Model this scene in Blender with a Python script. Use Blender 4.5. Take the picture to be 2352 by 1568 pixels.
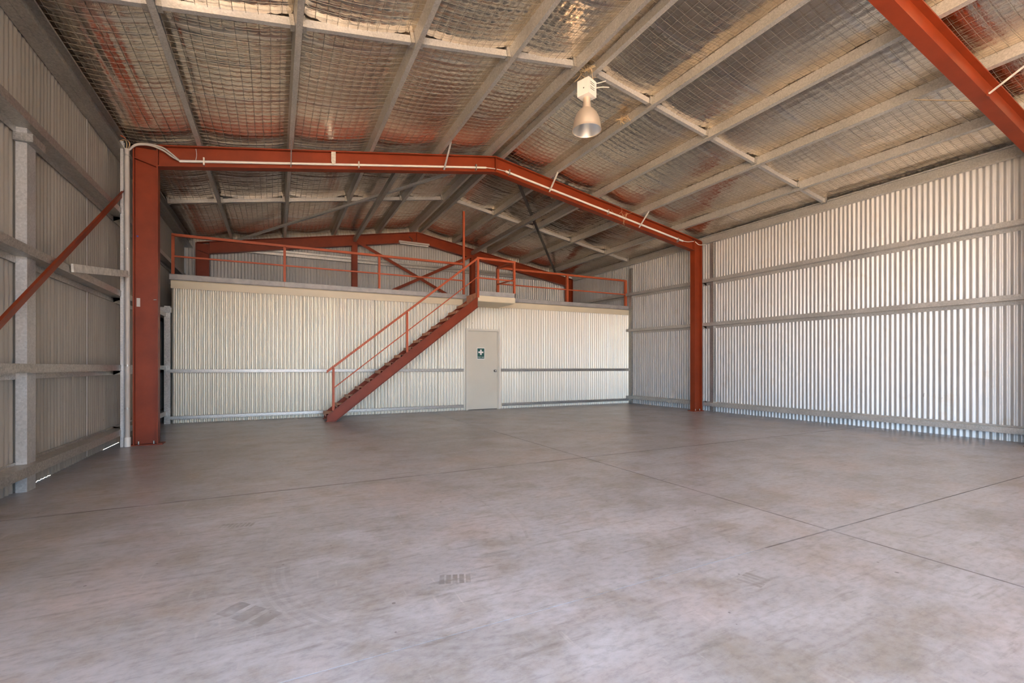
import bpy, math, random
import numpy as np
from mathutils import Vector, Matrix

random.seed(7)
rng = np.random.RandomState(11)
scene = bpy.context.scene
for o in list(bpy.data.objects):
    bpy.data.objects.remove(o, do_unlink=True)
C = scene.collection

# ------------------------------------------------------------------ camera
cd = bpy.data.cameras.new('camera')
cam = bpy.data.objects.new('camera', cd)
C.objects.link(cam)
cd.sensor_width = 36.0
cd.lens = 1061.0 / 2352.0 * 36.0
cd.shift_y = 58.5 / 2352.0
cd.clip_start = 0.05
cd.clip_end = 400
cam.location = (2.046, 0.0, 1.10)
cam.rotation_euler = (math.radians(90), 0, -math.radians(27.084))
scene.camera = cam

# ------------------------------------------------------------------ world, sun, exposure
SKY = (0.55, 0.75, 1.0)
world = bpy.data.worlds.new('sky')
scene.world = world
world.use_nodes = True
bg = world.node_tree.nodes['Background']
bg.inputs['Color'].default_value = (*SKY, 1)
bg.inputs['Strength'].default_value = 1.15
sl = bpy.data.lights.new('sun', 'SUN')
sun = bpy.data.objects.new('sun', sl)
C.objects.link(sun)
sl.energy = 9.5
sl.angle = math.radians(0.6)
sl.color = (1.0, 0.80, 0.55)
SUN_DIR = Vector((0.42, -0.34, -0.84))      # shines in through the side door, behind the camera
sun.rotation_euler = SUN_DIR.to_track_quat('-Z', 'Y').to_euler()
DOOR_Y = (-5.7, 0.5)      # open roller door in the side wall, beside the camera
DOOR_H = 3.8
FDOOR_X = (0.9, 6.0)      # open roller doors in the front gable, behind the camera
FDOOR_H = 4.0
pl = bpy.data.lights.new('door_daylight', 'AREA')
pl.shape = 'RECTANGLE'
pl.size = DOOR_H
pl.size_y = DOOR_Y[1] - DOOR_Y[0]
pl.cycles.is_portal = True
po = bpy.data.objects.new('door_daylight', pl)
C.objects.link(po)
po.location = (-0.02, sum(DOOR_Y) / 2, DOOR_H / 2)
po.rotation_euler = (0, math.radians(-90), 0)
pl2 = bpy.data.lights.new('front_daylight', 'AREA')
pl2.shape = 'RECTANGLE'
pl2.size = FDOOR_X[1] - FDOOR_X[0]
pl2.size_y = FDOOR_H
pl2.cycles.is_portal = True
po2 = bpy.data.objects.new('front_daylight', pl2)
C.objects.link(po2)
po2.location = (sum(FDOOR_X) / 2, -6.62, FDOOR_H / 2)
po2.rotation_euler = (math.radians(90), 0, 0)
scene.view_settings.view_transform = 'Standard'
scene.view_settings.look = 'None'
scene.view_settings.gamma = 1.0
scene.view_settings.use_curve_mapping = False
scene.view_settings.exposure = 3.82
cy = scene.cycles
cy.max_bounces = 8
cy.diffuse_bounces = 5
cy.glossy_bounces = 4
cy.sample_clamp_indirect = 12

# ------------------------------------------------------------------ measurements (metres)
W = 11.745                 # inside of side sheeting
AX = 5.86                  # ridge
FR = [2.36, 8.20, 13.85]   # portal frame centre lines
YB = 14.05                 # back wall sheeting
YF = -6.60                 # front wall behind the camera
YM = 11.0                  # mezzanine front wall
SLL, SLR = 0.177, 0.166    # roof falls
RT = 5.195                 # rafter top at the ridge
RD = 0.305                 # rafter depth
PD = 0.15                  # purlin depth
def roof_z(x, off=0.0):
    return RT + off - (SLL * (AX - x) if x < AX else SLR * (x - AX))

# ------------------------------------------------------------------ materials
def new_mat(name):
    m = bpy.data.materials.new(name)
    m.use_nodes = True
    nt = m.node_tree
    b = nt.nodes['Principled BSDF']
    return m, nt, b
def node(nt, t, **kw):
    n = nt.nodes.new(t)
    for k, v in kw.items():
        setattr(n, k, v)
    return n
def link(nt, a, b):
    nt.links.new(a, b)
def coords(nt, scale=(1, 1, 1), kind='Object'):
    tc = node(nt, 'ShaderNodeTexCoord')
    mp = node(nt, 'ShaderNodeMapping')
    mp.inputs['Scale'].default_value = scale
    link(nt, tc.outputs[kind], mp.inputs['Vector'])
    return mp.outputs['Vector']
def noise(nt, vec, scale, detail=4, rough=0.55):
    n = node(nt, 'ShaderNodeTexNoise')
    n.inputs['Scale'].default_value = scale
    n.inputs['Detail'].default_value = detail
    n.inputs['Roughness'].default_value = rough
    link(nt, vec, n.inputs['Vector'])
    return n.outputs['Fac']
def ramp(nt, fac, stops):
    r = node(nt, 'ShaderNodeValToRGB')
    els = r.color_ramp.elements
    while len(els) < len(stops):
        els.new(0.5)
    for e, (p, c) in zip(els, stops):
        e.position = p
        e.color = (*c, 1) if len(c) == 3 else c
    link(nt, fac, r.inputs['Fac'])
    return r.outputs['Color']
def mix(nt, fac, a, b, mode='MIX'):
    n = node(nt, 'ShaderNodeMix', data_type='RGBA', blend_type=mode)
    for sock, v in ((n.inputs[0], fac), (n.inputs[6], a), (n.inputs[7], b)):
        if hasattr(v, 'is_linked') or hasattr(v, 'links'):
            link(nt, v, sock)
        elif isinstance(v, (int, float)):
            sock.default_value = v
        else:
            sock.default_value = (*v, 1)
    return n.outputs[2]
def bump(nt, b, h, strength=0.3, dist=0.01):
    n = node(nt, 'ShaderNodeBump')
    n.inputs['Strength'].default_value = strength
    n.inputs['Distance'].default_value = dist
    link(nt, h, n.inputs['Height'])
    link(nt, n.outputs['Normal'], b.inputs['Normal'])
def math_n(nt, op, a, b=None, clamp=False):
    n = node(nt, 'ShaderNodeMath', operation=op, use_clamp=clamp)
    for i, v in enumerate((a, b)):
        if v is None:
            continue
        if isinstance(v, (int, float)):
            n.inputs[i].default_value = v
        else:
            link(nt, v, n.inputs[i])
    return n.outputs[0]

def simple(name, col, rough=0.5, metal=0.0, var=0.12, scale=6.0, bmp=0.0, spec=0.5):
    m, nt, b = new_mat(name)
    v = coords(nt)
    f = noise(nt, v, scale, 5)
    lo = tuple(c * (1 - var) for c in col)
    hi = tuple(min(1, c * (1 + var)) for c in col)
    link(nt, ramp(nt, f, [(0.3, lo), (0.7, hi)]), b.inputs['Base Color'])
    b.inputs['Roughness'].default_value = rough
    b.inputs['Metallic'].default_value = metal
    b.inputs['Specular IOR Level'].default_value = spec
    if bmp:
        bump(nt, b, noise(nt, v, scale * 8, 3), bmp, 0.004)
    return m

def galv_mat(name, lo, hi, metal=0.75, rough=0.42):
    m, nt, b = new_mat(name)
    v = coords(nt)
    vo = node(nt, 'ShaderNodeTexVoronoi')
    vo.inputs['Scale'].default_value = 70
    link(nt, v, vo.inputs['Vector'])
    big = noise(nt, v, 2.2, 5, 0.65)
    f = math_n(nt, 'ADD', math_n(nt, 'MULTIPLY', vo.outputs['Color'], 0.45), math_n(nt, 'MULTIPLY', big, 0.6))
    link(nt, ramp(nt, f, [(0.25, lo), (0.85, hi)]), b.inputs['Base Color'])
    b.inputs['Metallic'].default_value = metal
    link(nt, math_n(nt, 'ADD', math_n(nt, 'MULTIPLY', big, 0.25), rough - 0.12), b.inputs['Roughness'])
    return m

def sheet_mat(name, lo, hi, stain=(0.42, 0.33, 0.22), rough=0.46, metal=0.35, grime=1.0):
    m, nt, b = new_mat(name)
    v = coords(nt)
    oi = node(nt, 'ShaderNodeObjectInfo')
    sp = node(nt, 'ShaderNodeVectorMath', operation='ADD')
    link(nt, v, sp.inputs[0])
    cmb = node(nt, 'ShaderNodeCombineXYZ')
    link(nt, math_n(nt, 'MULTIPLY', oi.outputs['Random'], 37.0), cmb.inputs[0])
    link(nt, cmb.outputs[0], sp.inputs[1])
    v = sp.outputs[0]
    st = node(nt, 'ShaderNodeMapping')
    st.inputs['Scale'].default_value = (9, 9, 0.5)
    link(nt, v, st.inputs['Vector'])
    f = noise(nt, st.outputs[0], 1.6, 5, 0.6)
    base = ramp(nt, f, [(0.3, lo), (0.7, hi)])
    tint = math_n(nt, 'ADD', math_n(nt, 'MULTIPLY', oi.outputs['Random'], 0.10), 0.93)
    base = mix(nt, 1.0, base, tint, 'MULTIPLY')
    s = noise(nt, v, 3.0, 7, 0.7)
    sm = ramp(nt, s, [(0.56, (0, 0, 0)), (0.78, (0.55 * grime,) * 3)])
    base = mix(nt, sm, base, stain)
    sv = node(nt, 'ShaderNodeMapping')
    sv.inputs['Scale'].default_value = (30, 30, 9)
    link(nt, v, sv.inputs['Vector'])
    sk = noise(nt, sv.outputs[0], 1.0, 2, 0.5)
    spk = ramp(nt, sk, [(0.76, (0, 0, 0)), (0.80, (0.6, 0.6, 0.6))])
    base = mix(nt, spk, base, (0.10, 0.075, 0.05))
    link(nt, base, b.inputs['Base Color'])
    b.inputs['Roughness'].default_value = rough
    b.inputs['Metallic'].default_value = metal
    return m

def foil_mat():
    m, nt, b = new_mat('silver_foil')
    v = coords(nt)
    oi = node(nt, 'ShaderNodeObjectInfo')
    b.inputs['Base Color'].default_value = (0.86, 0.80, 0.74, 1)
    c = ramp(nt, noise(nt, v, 1.3, 4), [(0.3, (0.74, 0.64, 0.52)), (0.7, (0.94, 0.84, 0.70))])
    link(nt, c, b.inputs['Base Color'])
    b.inputs['Metallic'].default_value = 1.0
    r = math_n(nt, 'ADD', math_n(nt, 'MULTIPLY', noise(nt, v, 3.0, 3), 0.16), 0.07)
    link(nt, r, b.inputs['Roughness'])
    a1 = node(nt, 'ShaderNodeMapping')
    a1.inputs['Scale'].default_value = (10, 34, 10)
    link(nt, v, a1.inputs['Vector'])
    w = node(nt, 'ShaderNodeTexNoise')
    w.inputs['Scale'].default_value = 1.0
    w.inputs['Detail'].default_value = 3
    w.inputs['Distortion'].default_value = 0.6
    link(nt, a1.outputs[0], w.inputs['Vector'])
    a2 = node(nt, 'ShaderNodeMapping')
    a2.inputs['Scale'].default_value = (46, 20, 20)
    a2.inputs['Rotation'].default_value = (0, 0, 0.6)
    link(nt, v, a2.inputs['Vector'])
    w2 = noise(nt, a2.outputs[0], 1.0, 4, 0.6)
    ridge = math_n(nt, 'ABSOLUTE', math_n(nt, 'SUBTRACT', w2, 0.5))
    patch = ramp(nt, noise(nt, v, 0.9, 2), [(0.42, (0.15, 0.15, 0.15)), (0.62, (1, 1, 1))])
    h = math_n(nt, 'ADD', math_n(nt, 'MULTIPLY', w.outputs['Fac'], 0.8),
               math_n(nt, 'MULTIPLY', ridge, math_n(nt, 'MULTIPLY', patch, 1.3)))
    bump(nt, b, h, 0.42, 0.010)
    return m

PRINTS = [(2.88, 2.27, -0.35, 0.17, 0.10, 5, 0.9), (4.25, 1.56, 0.25, 0.14, 0.12, 4, 0.7), (1.95, 2.36, -0.85, 0.30, 0.12, 3, 0.8), (1.81, 3.73, -0.3, 0.22, 0.09, 8, 0.8), (2.50, 2.78, 0.6, 0.09, 0.05, 1, 0.5), (2.45, 2.82, 0.6, 0.05, 0.03, 1, 0.4), (6.75, 1.35, 0.2, 0.26, 0.12, 1, 0.35)]
def floor_mat():
    m, nt, b = new_mat('worn_concrete')
    v = coords(nt)
    big = noise(nt, v, 0.55, 6, 0.62)
    col = ramp(nt, big, [(0.28, (0.245, 0.235, 0.235)), (0.5, (0.325, 0.325, 0.352)), (0.72, (0.385, 0.390, 0.43))])
    mid = noise(nt, v, 2.6, 7, 0.68)
    col = mix(nt, ramp(nt, mid, [(0.36, (0.8, 0.8, 0.8)), (0.53, (0, 0, 0))]), col, (0.235, 0.215, 0.195))
    hue = noise(nt, v, 1.1, 3)
    col = mix(nt, ramp(nt, hue, [(0.5, (0, 0, 0)), (0.72, (0.35, 0.35, 0.35))]), col, (0.40, 0.30, 0.255))
    pale = noise(nt, coords(nt, (0.8, 1.6, 1)), 1.4, 6, 0.66)
    col = mix(nt, ramp(nt, pale, [(0.50, (0, 0, 0)), (0.66, (0.65, 0.65, 0.65))]), col, (0.41, 0.42, 0.465))
    # drag streaks running across the slab
    mp = node(nt, 'ShaderNodeMapping')
    mp.inputs['Rotation'].default_value = (0, 0, 0.25)
    mp.inputs['Scale'].default_value = (1.1, 9.0, 1)
    link(nt, v, mp.inputs['Vector'])
    st = noise(nt, mp.outputs[0], 2.2, 4, 0.6)
    col = mix(nt, ramp(nt, st, [(0.56, (0, 0, 0)), (0.70, (0.6, 0.6, 0.6))]), col, (0.19, 0.175, 0.165))
    mp2 = node(nt, 'ShaderNodeMapping')
    mp2.inputs['Rotation'].default_value = (0, 0, -0.5)
    mp2.inputs['Scale'].default_value = (12, 1.6, 1)
    link(nt, v, mp2.inputs['Vector'])
    s2 = noise(nt, mp2.outputs[0], 2.0, 3, 0.55)
    col = mix(nt, ramp(nt, s2, [(0.66, (0, 0, 0)), (0.76, (0.35, 0.35, 0.35))]), col, (0.52, 0.50, 0.50))
    # pock marks
    vo = node(nt, 'ShaderNodeTexVoronoi')
    vo.inputs['Scale'].default_value = 5.5
    link(nt, v, vo.inputs['Vector'])
    big_enough = math_n(nt, 'MULTIPLY', vo.outputs['Color'], 0.085)
    spot = math_n(nt, 'LESS_THAN', vo.outputs['Distance'], math_n(nt, 'SUBTRACT', big_enough, 0.02))
    col = mix(nt, math_n(nt, 'MULTIPLY', spot, 0.75), col, (0.10, 0.09, 0.085))
    # curved tyre scuffs: thin rings, broken up
    def ring(cx, cy, r, w, x0, x1, y0, y1, strength):
        nonlocal col
        sep = node(nt, 'ShaderNodeSeparateXYZ')
        tc = node(nt, 'ShaderNodeTexCoord')
        link(nt, tc.outputs['Object'], sep.inputs[0])
        dx = math_n(nt, 'SUBTRACT', sep.outputs[0], cx)
        dy = math_n(nt, 'SUBTRACT', sep.outputs[1], cy)
        d = math_n(nt, 'SQRT', math_n(nt, 'ADD', math_n(nt, 'MULTIPLY', dx, dx), math_n(nt, 'MULTIPLY', dy, dy)))
        e = math_n(nt, 'ABSOLUTE', math_n(nt, 'SUBTRACT', d, r))
        f = math_n(nt, 'LESS_THAN', e, w)
        for s, lo, hi in ((sep.outputs[0], x0, x1), (sep.outputs[1], y0, y1)):
            f = math_n(nt, 'MULTIPLY', f, math_n(nt, 'GREATER_THAN', s, lo))
            f = math_n(nt, 'MULTIPLY', f, math_n(nt, 'LESS_THAN', s, hi))
        br = ramp(nt, noise(nt, tc.outputs['Object'], 7, 3), [(0.35, (0, 0, 0)), (0.65, (1, 1, 1))])
        f = math_n(nt, 'MULTIPLY', math_n(nt, 'MULTIPLY', f, br), strength)
        col = mix(nt, f, col, (0.15, 0.14, 0.135))
    for k in range(4):
        ring(3.15, 2.75, 1.05 + 0.045 * k, 0.013, 1.7, 3.2, 1.6, 2.9, 0.22)
    for k in range(2):
        ring(1.6, 3.4, 1.95 + 0.10 * k, 0.009, 2.6, 3.7, 2.6, 4.4, 0.25)
    fine = noise(nt, coords(nt, (1.0, 1.7, 1)), 16.0, 8, 0.72)
    col = mix(nt, 0.8, col, ramp(nt, fine, [(0.30, (0.74, 0.73, 0.72)), (0.52, (1.14, 1.14, 1.14)), (0.75, (1.30, 1.30, 1.32))]), 'MULTIPLY')
    scr = noise(nt, coords(nt, (3.0, 40.0, 1)), 1.3, 4, 0.65)
    col = mix(nt, ramp(nt, scr, [(0.62, (0, 0, 0)), (0.72, (0.45, 0.45, 0.45))]), col, (0.17, 0.16, 0.155))
    # grime along the saw cuts
    sep = node(nt, 'ShaderNodeSeparateXYZ')
    link(nt, v, sep.inputs[0])
    dirt = None
    for s_, c_ in ((sep.outputs[0], 5.375), (sep.outputs[1], 1.80), (sep.outputs[1], 4.60)):
        e = math_n(nt, 'LESS_THAN', math_n(nt, 'ABSOLUTE', math_n(nt, 'SUBTRACT', s_, c_)), {5.375: 0.008, 1.80: 0.007, 4.60: 0.014}[c_])
        if c_ == 1.80:
            e = math_n(nt, 'MULTIPLY', e, math_n(nt, 'GREATER_THAN', sep.outputs[0], 4.7))
        if c_ == 5.375:
            e = math_n(nt, 'MULTIPLY', e, math_n(nt, 'LESS_THAN', sep.outputs[1], 7.2))
        dirt = e if dirt is None else math_n(nt, 'MAXIMUM', dirt, e)
    dn = ramp(nt, noise(nt, v, 3.0, 4), [(0.3, (0.3, 0.3, 0.3)), (0.55, (0.9, 0.9, 0.9))])
    col = mix(nt, math_n(nt, 'MULTIPLY', dirt, dn), col, (0.14, 0.12, 0.11))
    # tyre tread prints: short parallel bars
    def tread_print(cx, cy, ang, length, width, bars, strength, tone=(0.20, 0.19, 0.185)):
        nonlocal col
        mp_ = node(nt, 'ShaderNodeMapping', vector_type='TEXTURE')
        mp_.inputs['Location'].default_value = (cx, cy, 0)
        mp_.inputs['Rotation'].default_value = (0, 0, ang)
        tc_ = node(nt, 'ShaderNodeTexCoord')
        link(nt, tc_.outputs['Object'], mp_.inputs['Vector'])
        sp_ = node(nt, 'ShaderNodeSeparateXYZ')
        link(nt, mp_.outputs[0], sp_.inputs[0])
        inx = math_n(nt, 'LESS_THAN', math_n(nt, 'ABSOLUTE', sp_.outputs[0]), length / 2)
        iny = math_n(nt, 'LESS_THAN', math_n(nt, 'ABSOLUTE', sp_.outputs[1]), width / 2)
        ph = math_n(nt, 'FRACT', math_n(nt, 'MULTIPLY', math_n(nt, 'ADD', sp_.outputs[0], length / 2), bars / length))
        bar_ = math_n(nt, 'LESS_THAN', ph, 0.72)
        br_ = ramp(nt, noise(nt, tc_.outputs['Object'], 12, 3), [(0.3, (0.2, 0.2, 0.2)), (0.6, (1, 1, 1))])
        f_ = math_n(nt, 'MULTIPLY', math_n(nt, 'MULTIPLY', math_n(nt, 'MULTIPLY', inx, iny), bar_), math_n(nt, 'MULTIPLY', br_, strength))
        col = mix(nt, f_, col, tone)
    for a_ in PRINTS:
        tread_print(*a_)
    link(nt, col, b.inputs['Base Color'])
    rr = math_n(nt, 'ADD', math_n(nt, 'MULTIPLY', noise(nt, v, 1.7, 5, 0.6), 0.18), 0.25)
    link(nt, rr, b.inputs['Roughness'])
    b.inputs['Specular IOR Level'].default_value = 0.5
    h = math_n(nt, 'ADD', noise(nt, v, 5, 5), math_n(nt, 'MULTIPLY', noise(nt, v, 45, 3), 0.25))
    bump(nt, b, h, 0.12, 0.02)
    return m

M = {}
M['red'] = simple('red_oxide_steel', (0.225, 0.034, 0.009), 0.45, 0, 0.14, 3.0, 0.05, 0.3)
M['railred'] = simple('red_painted_rail', (0.46, 0.100, 0.040), 0.45, 0, 0.12, 4.0, 0, 0.3)
M['tread'] = simple('scuffed_tread_steel', (0.60, 0.25, 0.13), 0.5, 0, 0.25, 9.0)
M['galv'] = galv_mat('galvanised_steel', (0.33, 0.315, 0.29), (0.60, 0.58, 0.54))
M['galvlight'] = galv_mat('pale_galvanised_steel', (0.42, 0.415, 0.405), (0.62, 0.61, 0.595), 0.45, 0.45)
M['purlin'] = galv_mat('purlin_steel', (0.43, 0.415, 0.38), (0.68, 0.655, 0.61), 0.5, 0.42)
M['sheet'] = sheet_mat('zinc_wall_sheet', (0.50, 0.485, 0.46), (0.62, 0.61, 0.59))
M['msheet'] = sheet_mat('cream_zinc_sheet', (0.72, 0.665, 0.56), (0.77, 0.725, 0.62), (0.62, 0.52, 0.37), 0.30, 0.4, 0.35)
M['lsheet'] = sheet_mat('shaded_dusty_sheet', (0.33, 0.305, 0.26), (0.42, 0.385, 0.335), (0.33, 0.26, 0.18))  # same sheeting with dust, darkened further: the left wall's shade in its colour
M['cream'] = simple('cream_flashing', (0.70, 0.60, 0.43), 0.45, 0, 0.06, 2.0)
M['cap'] = simple('grey_edge_channel', (0.40, 0.38, 0.36), 0.55, 0.2, 0.15, 9.0)
M['foil'] = foil_mat()
M['floor'] = floor_mat()
M['wire'] = simple('mesh_wire', (0.22, 0.20, 0.17), 0.5, 0.5, 0.1, 3.0)
M['joint'] = simple('joint_filler', (0.06, 0.055, 0.05), 0.9)
M['door'] = simple('beige_door_paint', (0.64, 0.60, 0.50), 0.45, 0, 0.05, 1.0)
M['frame'] = simple('beige_frame_paint', (0.66, 0.62, 0.53), 0.42, 0, 0.05, 1.0)
M['chrome'] = simple('satin_metal', (0.45, 0.44, 0.42), 0.3, 1.0, 0.05)
M['pvc'] = simple('white_pvc', (0.76, 0.73, 0.68), 0.4, 0, 0.06, 5.0)
M['greypvc'] = simple('grey_pvc', (0.50, 0.46, 0.42), 0.45, 0, 0.10, 5.0)
M['white'] = simple('white_enamel', (0.82, 0.80, 0.77), 0.35, 0, 0.04, 4.0)
M['green'] = simple('sign_green', (0.012, 0.095, 0.075), 0.4, 0, 0.03, 4.0)
M['alu'] = simple('spun_aluminium', (0.86, 0.74, 0.62), 0.42, 0.7, 0.04, 4.0)
M['aluin'] = simple('polished_reflector', (0.95, 0.94, 0.93), 0.3, 1.0, 0.02, 4.0)
M['glass'] = simple('lamp_bulb', (0.85, 0.85, 0.84), 0.12, 0, 0.02, 4.0)
M['dark'] = simple('dark_slot', (0.03, 0.03, 0.03), 0.7)
M['darksteel'] = simple('dark_brace_steel', (0.12, 0.11, 0.10), 0.5, 0.5, 0.2, 5.0)
M['straw'] = simple('dry_straw', (0.62, 0.46, 0.27), 0.9, 0, 0.25, 30.0)
M['orange'] = simple('orange_cable', (0.75, 0.16, 0.05), 0.5)
M['timber'] = simple('mezzanine_board', (0.13, 0.105, 0.08), 0.7, 0, 0.2, 4.0)
M['soil'] = simple('sunlit_gravel', (0.46, 0.34, 0.23), 0.9, 0, 0.2, 1.5)
M['whitewood'] = simple('weathered_white_bar', (0.60, 0.57, 0.51), 0.7, 0, 0.25, 14.0, 0.1)
M['seam'] = simple('taped_foil_seam', (0.80, 0.73, 0.65), 0.24, 1.0, 0.10, 9.0)
M['blue'] = simple('blue_mark', (0.04, 0.05, 0.30), 0.6)

# ------------------------------------------------------------------ mesh helpers
class MB:
    def __init__(self):
        self.v = []
        self.f = []
        self.smooth = []
    def add(self, vs, fs, smooth=False):
        o = len(self.v)
        self.v += [tuple(p) for p in vs]
        for f in fs:
            self.f.append(tuple(i + o for i in f))
            self.smooth.append(smooth)
        return self
    def box(self, x0, x1, y0, y1, z0, z1):
        vs = [(x, y, z) for z in (z0, z1) for y in (y0, y1) for x in (x0, x1)]
        return self.add(vs, [(0, 2, 3, 1), (4, 5, 7, 6), (0, 1, 5, 4), (2, 6, 7, 3), (0, 4, 6, 2), (1, 3, 7, 5)])
    def sweep(self, prof, A, B, side, up, caps=True, shear=None):
        """closed 2D profile (side, up) carried from A to B"""
        A, B, side, up = Vector(A), Vector(B), Vector(side), Vector(up)
        n = len(prof)
        vs = [A + side * a + up * b for a, b in prof] + [B + side * a + up * b for a, b in prof]
        fs = [(i, (i + 1) % n, n + (i + 1) % n, n + i) for i in range(n)]
        if caps:
            fs += [tuple(range(n - 1, -1, -1)), tuple(range(n, 2 * n))]
        return self.add(vs, fs)
    def bar(self, A, B, w, h, up=(0, 0, 1), plumb=False):
        A, B, up = Vector(A), Vector(B), Vector(up)
        d = (B - A).normalized()
        s = d.cross(up).normalized()
        u = up if plumb else s.cross(d).normalized()
        p = [(-w / 2, -h / 2), (w / 2, -h / 2), (w / 2, h / 2), (-w / 2, h / 2)]
        return self.sweep(p, A, B, s, u)
    def tube(self, pts, r, n=10, caps=True, radii=None):
        pts = [Vector(p) for p in pts]
        k = len(pts)
        ref = Vector((0.13, 0.21, 1)).normalized()
        rings = []
        for i, p in enumerate(pts):
            d = (pts[min(i + 1, k - 1)] - pts[max(i - 1, 0)]).normalized()
            s = d.cross(ref)
            if s.length < 1e-3:
                s = d.cross(Vector((1, 0, 0)))
            s.normalize()
            u = s.cross(d)
            rr = radii[i] if radii else r
            rings.append([p + (s * math.cos(t) + u * math.sin(t)) * rr for t in [2 * math.pi * j / n for j in range(n)]])
        vs = [q for R_ in rings for q in R_]
        fs = [(i * n + j, i * n + (j + 1) % n, (i + 1) * n + (j + 1) % n, (i + 1) * n + j) for i in range(k - 1) for j in range(n)]
        self.add(vs, fs, n > 5)
        if caps:
            self.add(rings[0], [tuple(range(n - 1, -1, -1))])
            self.add(rings[-1], [tuple(range(n))])
        return self
    def lathe(self, prof, centre, n=40):
        c = Vector(centre)
        k = len(prof)
        vs = [c + Vector((r * math.cos(2 * math.pi * j / n), r * math.sin(2 * math.pi * j / n), z)) for r, z in prof for j in range(n)]
        fs = [(i * n + j, i * n + (j + 1) % n, (i + 1) * n + (j + 1) % n, (i + 1) * n + j) for i in range(k - 1) for j in range(n)]
        return self.add(vs, fs, True)
    def mesh(self, name):
        me = bpy.data.meshes.new(name)
        me.from_pydata(self.v, [], self.f)
        me.polygons.foreach_set('use_smooth', self.smooth)
        me.update()
        return me
    def build(self, name, mat, parent=None, **tags):
        return put(name, self.mesh(name), mat, parent, **tags)

def put(name, me, mat, parent=None, loc=None, label=None, category=None, group=None, kind=None):
    if mat is not None and not me.materials:
        me.materials.append(M[mat])
    o = bpy.data.objects.new(name, me)
    C.objects.link(o)
    if parent is not None:
        o.parent = parent
        # parents are empties or meshes without rotation
        o.matrix_parent_inverse = Matrix.Translation(-world_loc(parent))
    if loc is not None:
        o.location = loc
    for k, v in (('label', label), ('category', category), ('group', group), ('kind', kind)):
        if v:
            o[k] = v
    return o
def world_loc(o):
    p = Vector(o.location)
    if o.parent is not None:
        p = p                       # matrix_parent_inverse cancels the parent's offset
    return p
def thing(name, label, category, loc=(0, 0, 0), group=None, kind=None):
    o = bpy.data.objects.new(name, None)
    o.empty_display_size = 0.2
    C.objects.link(o)
    o.location = loc
    o['label'] = label
    o['category'] = category
    if group:
        o['group'] = group
    if kind:
        o['kind'] = kind
    return o

def csec(w, h, t, lip):
    """C profile: web on the -side, opening towards +side; (side, up), up from 0 to h"""
    return [(0, 0), (w, 0), (w, lip), (w - t, lip), (w - t, t), (t, t), (t, h - t), (w - t, h - t), (w - t, h - lip), (w, h - lip), (w, h), (0, h)]
def isec(b, d, tw, tf):
    """I profile centred on side, up from 0 to d"""
    return [(-b / 2, 0), (b / 2, 0), (b / 2, tf), (tw / 2, tf), (tw / 2, d - tf), (b / 2, d - tf), (b / 2, d), (-b / 2, d), (-b / 2, d - tf), (-tw / 2, d - tf), (-tw / 2, tf), (-b / 2, tf)]

# ------------------------------------------------------------------ ground outside and floor
g = MB()
g.box(-40, 0 - 0.02, -60, 60, -0.3, -0.08)
g.box(-0.02, 50, -60, YF - 0.06, -0.3, -0.08)
g.build('ground', 'soil', label='sunlit gravel yard outside the open side door', category='ground', kind='structure')

fl = MB().box(-0.02, W + 0.03, YF - 0.05, YB + 0.05, -0.2, -0.03).build('floor', 'joint', label='worn grey concrete floor slab of the shed', category='floor', kind='structure')
XS = [-0.015, 5.375, W + 0.02]
YS_ = [YF - 0.05, 1.80, 4.60, YB + 0.04]
for a in range(2):
    for b_ in range(len(YS_) - 1):
        x0, x1, y0, y1 = XS[a] + 0.003, XS[a + 1] - 0.003, YS_[b_] + 0.003, YS_[b_ + 1] - 0.003
        MB().box(x0, x1, y0, y1, -0.03, 0.0).build('slab', 'floor', fl)

# ------------------------------------------------------------------ corrugated sheeting
PITCH, AMP = 0.0762, 0.0092
COVER = PITCH * 10
SEG = 10
def corr(n_pitch, top, bottom, amp=AMP):
    """corrugated sheet in local XZ, depth along Y; top is a function of x"""
    mb = MB()
    n = int(n_pitch * SEG)
    vs, fs = [], []
    for i in range(n + 1):
        x = i * PITCH / SEG
        y = amp * math.cos(2 * math.pi * i / SEG)
        vs += [(x, y, bottom(x) if callable(bottom) else bottom), (x, y, top(x) if callable(top) else top)]
    for i in range(n):
        fs.append((2 * i, 2 * i + 2, 2 * i + 3, 2 * i + 1))
    mb.add(vs, fs, True)
    return mb
def rotz_mesh(mb, ang):
    c, s = math.cos(ang), math.sin(ang)
    mb.v = [(c * x - s * y, s * x + c * y, z) for x, y, z in mb.v]
    return mb

def side_wall(name, x, label, opening=None):
    """wall along Y; sheets share one mesh"""
    w = thing(name, label, 'wall', (x, 0, 0), kind='structure')
    top = roof_z(x, PD) + 0.055
    full = rotz_mesh(corr(10.5, top, 0.0), math.pi / 2).mesh('wall_sheet')
    short = rotz_mesh(corr(10.5, top, DOOR_H), math.pi / 2).mesh('wall_sheet_short')
    y = YF
    k = 0
    while y < YB - 0.01:
        me = full
        if opening and y + COVER * 0.5 > opening[0] and y + COVER * 0.5 < opening[1]:
            me = short
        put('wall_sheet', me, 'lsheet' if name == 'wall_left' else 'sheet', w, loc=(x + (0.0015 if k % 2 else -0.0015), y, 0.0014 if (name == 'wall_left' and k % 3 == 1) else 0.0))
        y += COVER
        k += 1
    return w
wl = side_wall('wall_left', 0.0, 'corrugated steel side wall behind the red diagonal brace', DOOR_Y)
wr = side_wall('wall_right', W, 'pale corrugated steel side wall with three long girts')

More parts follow.
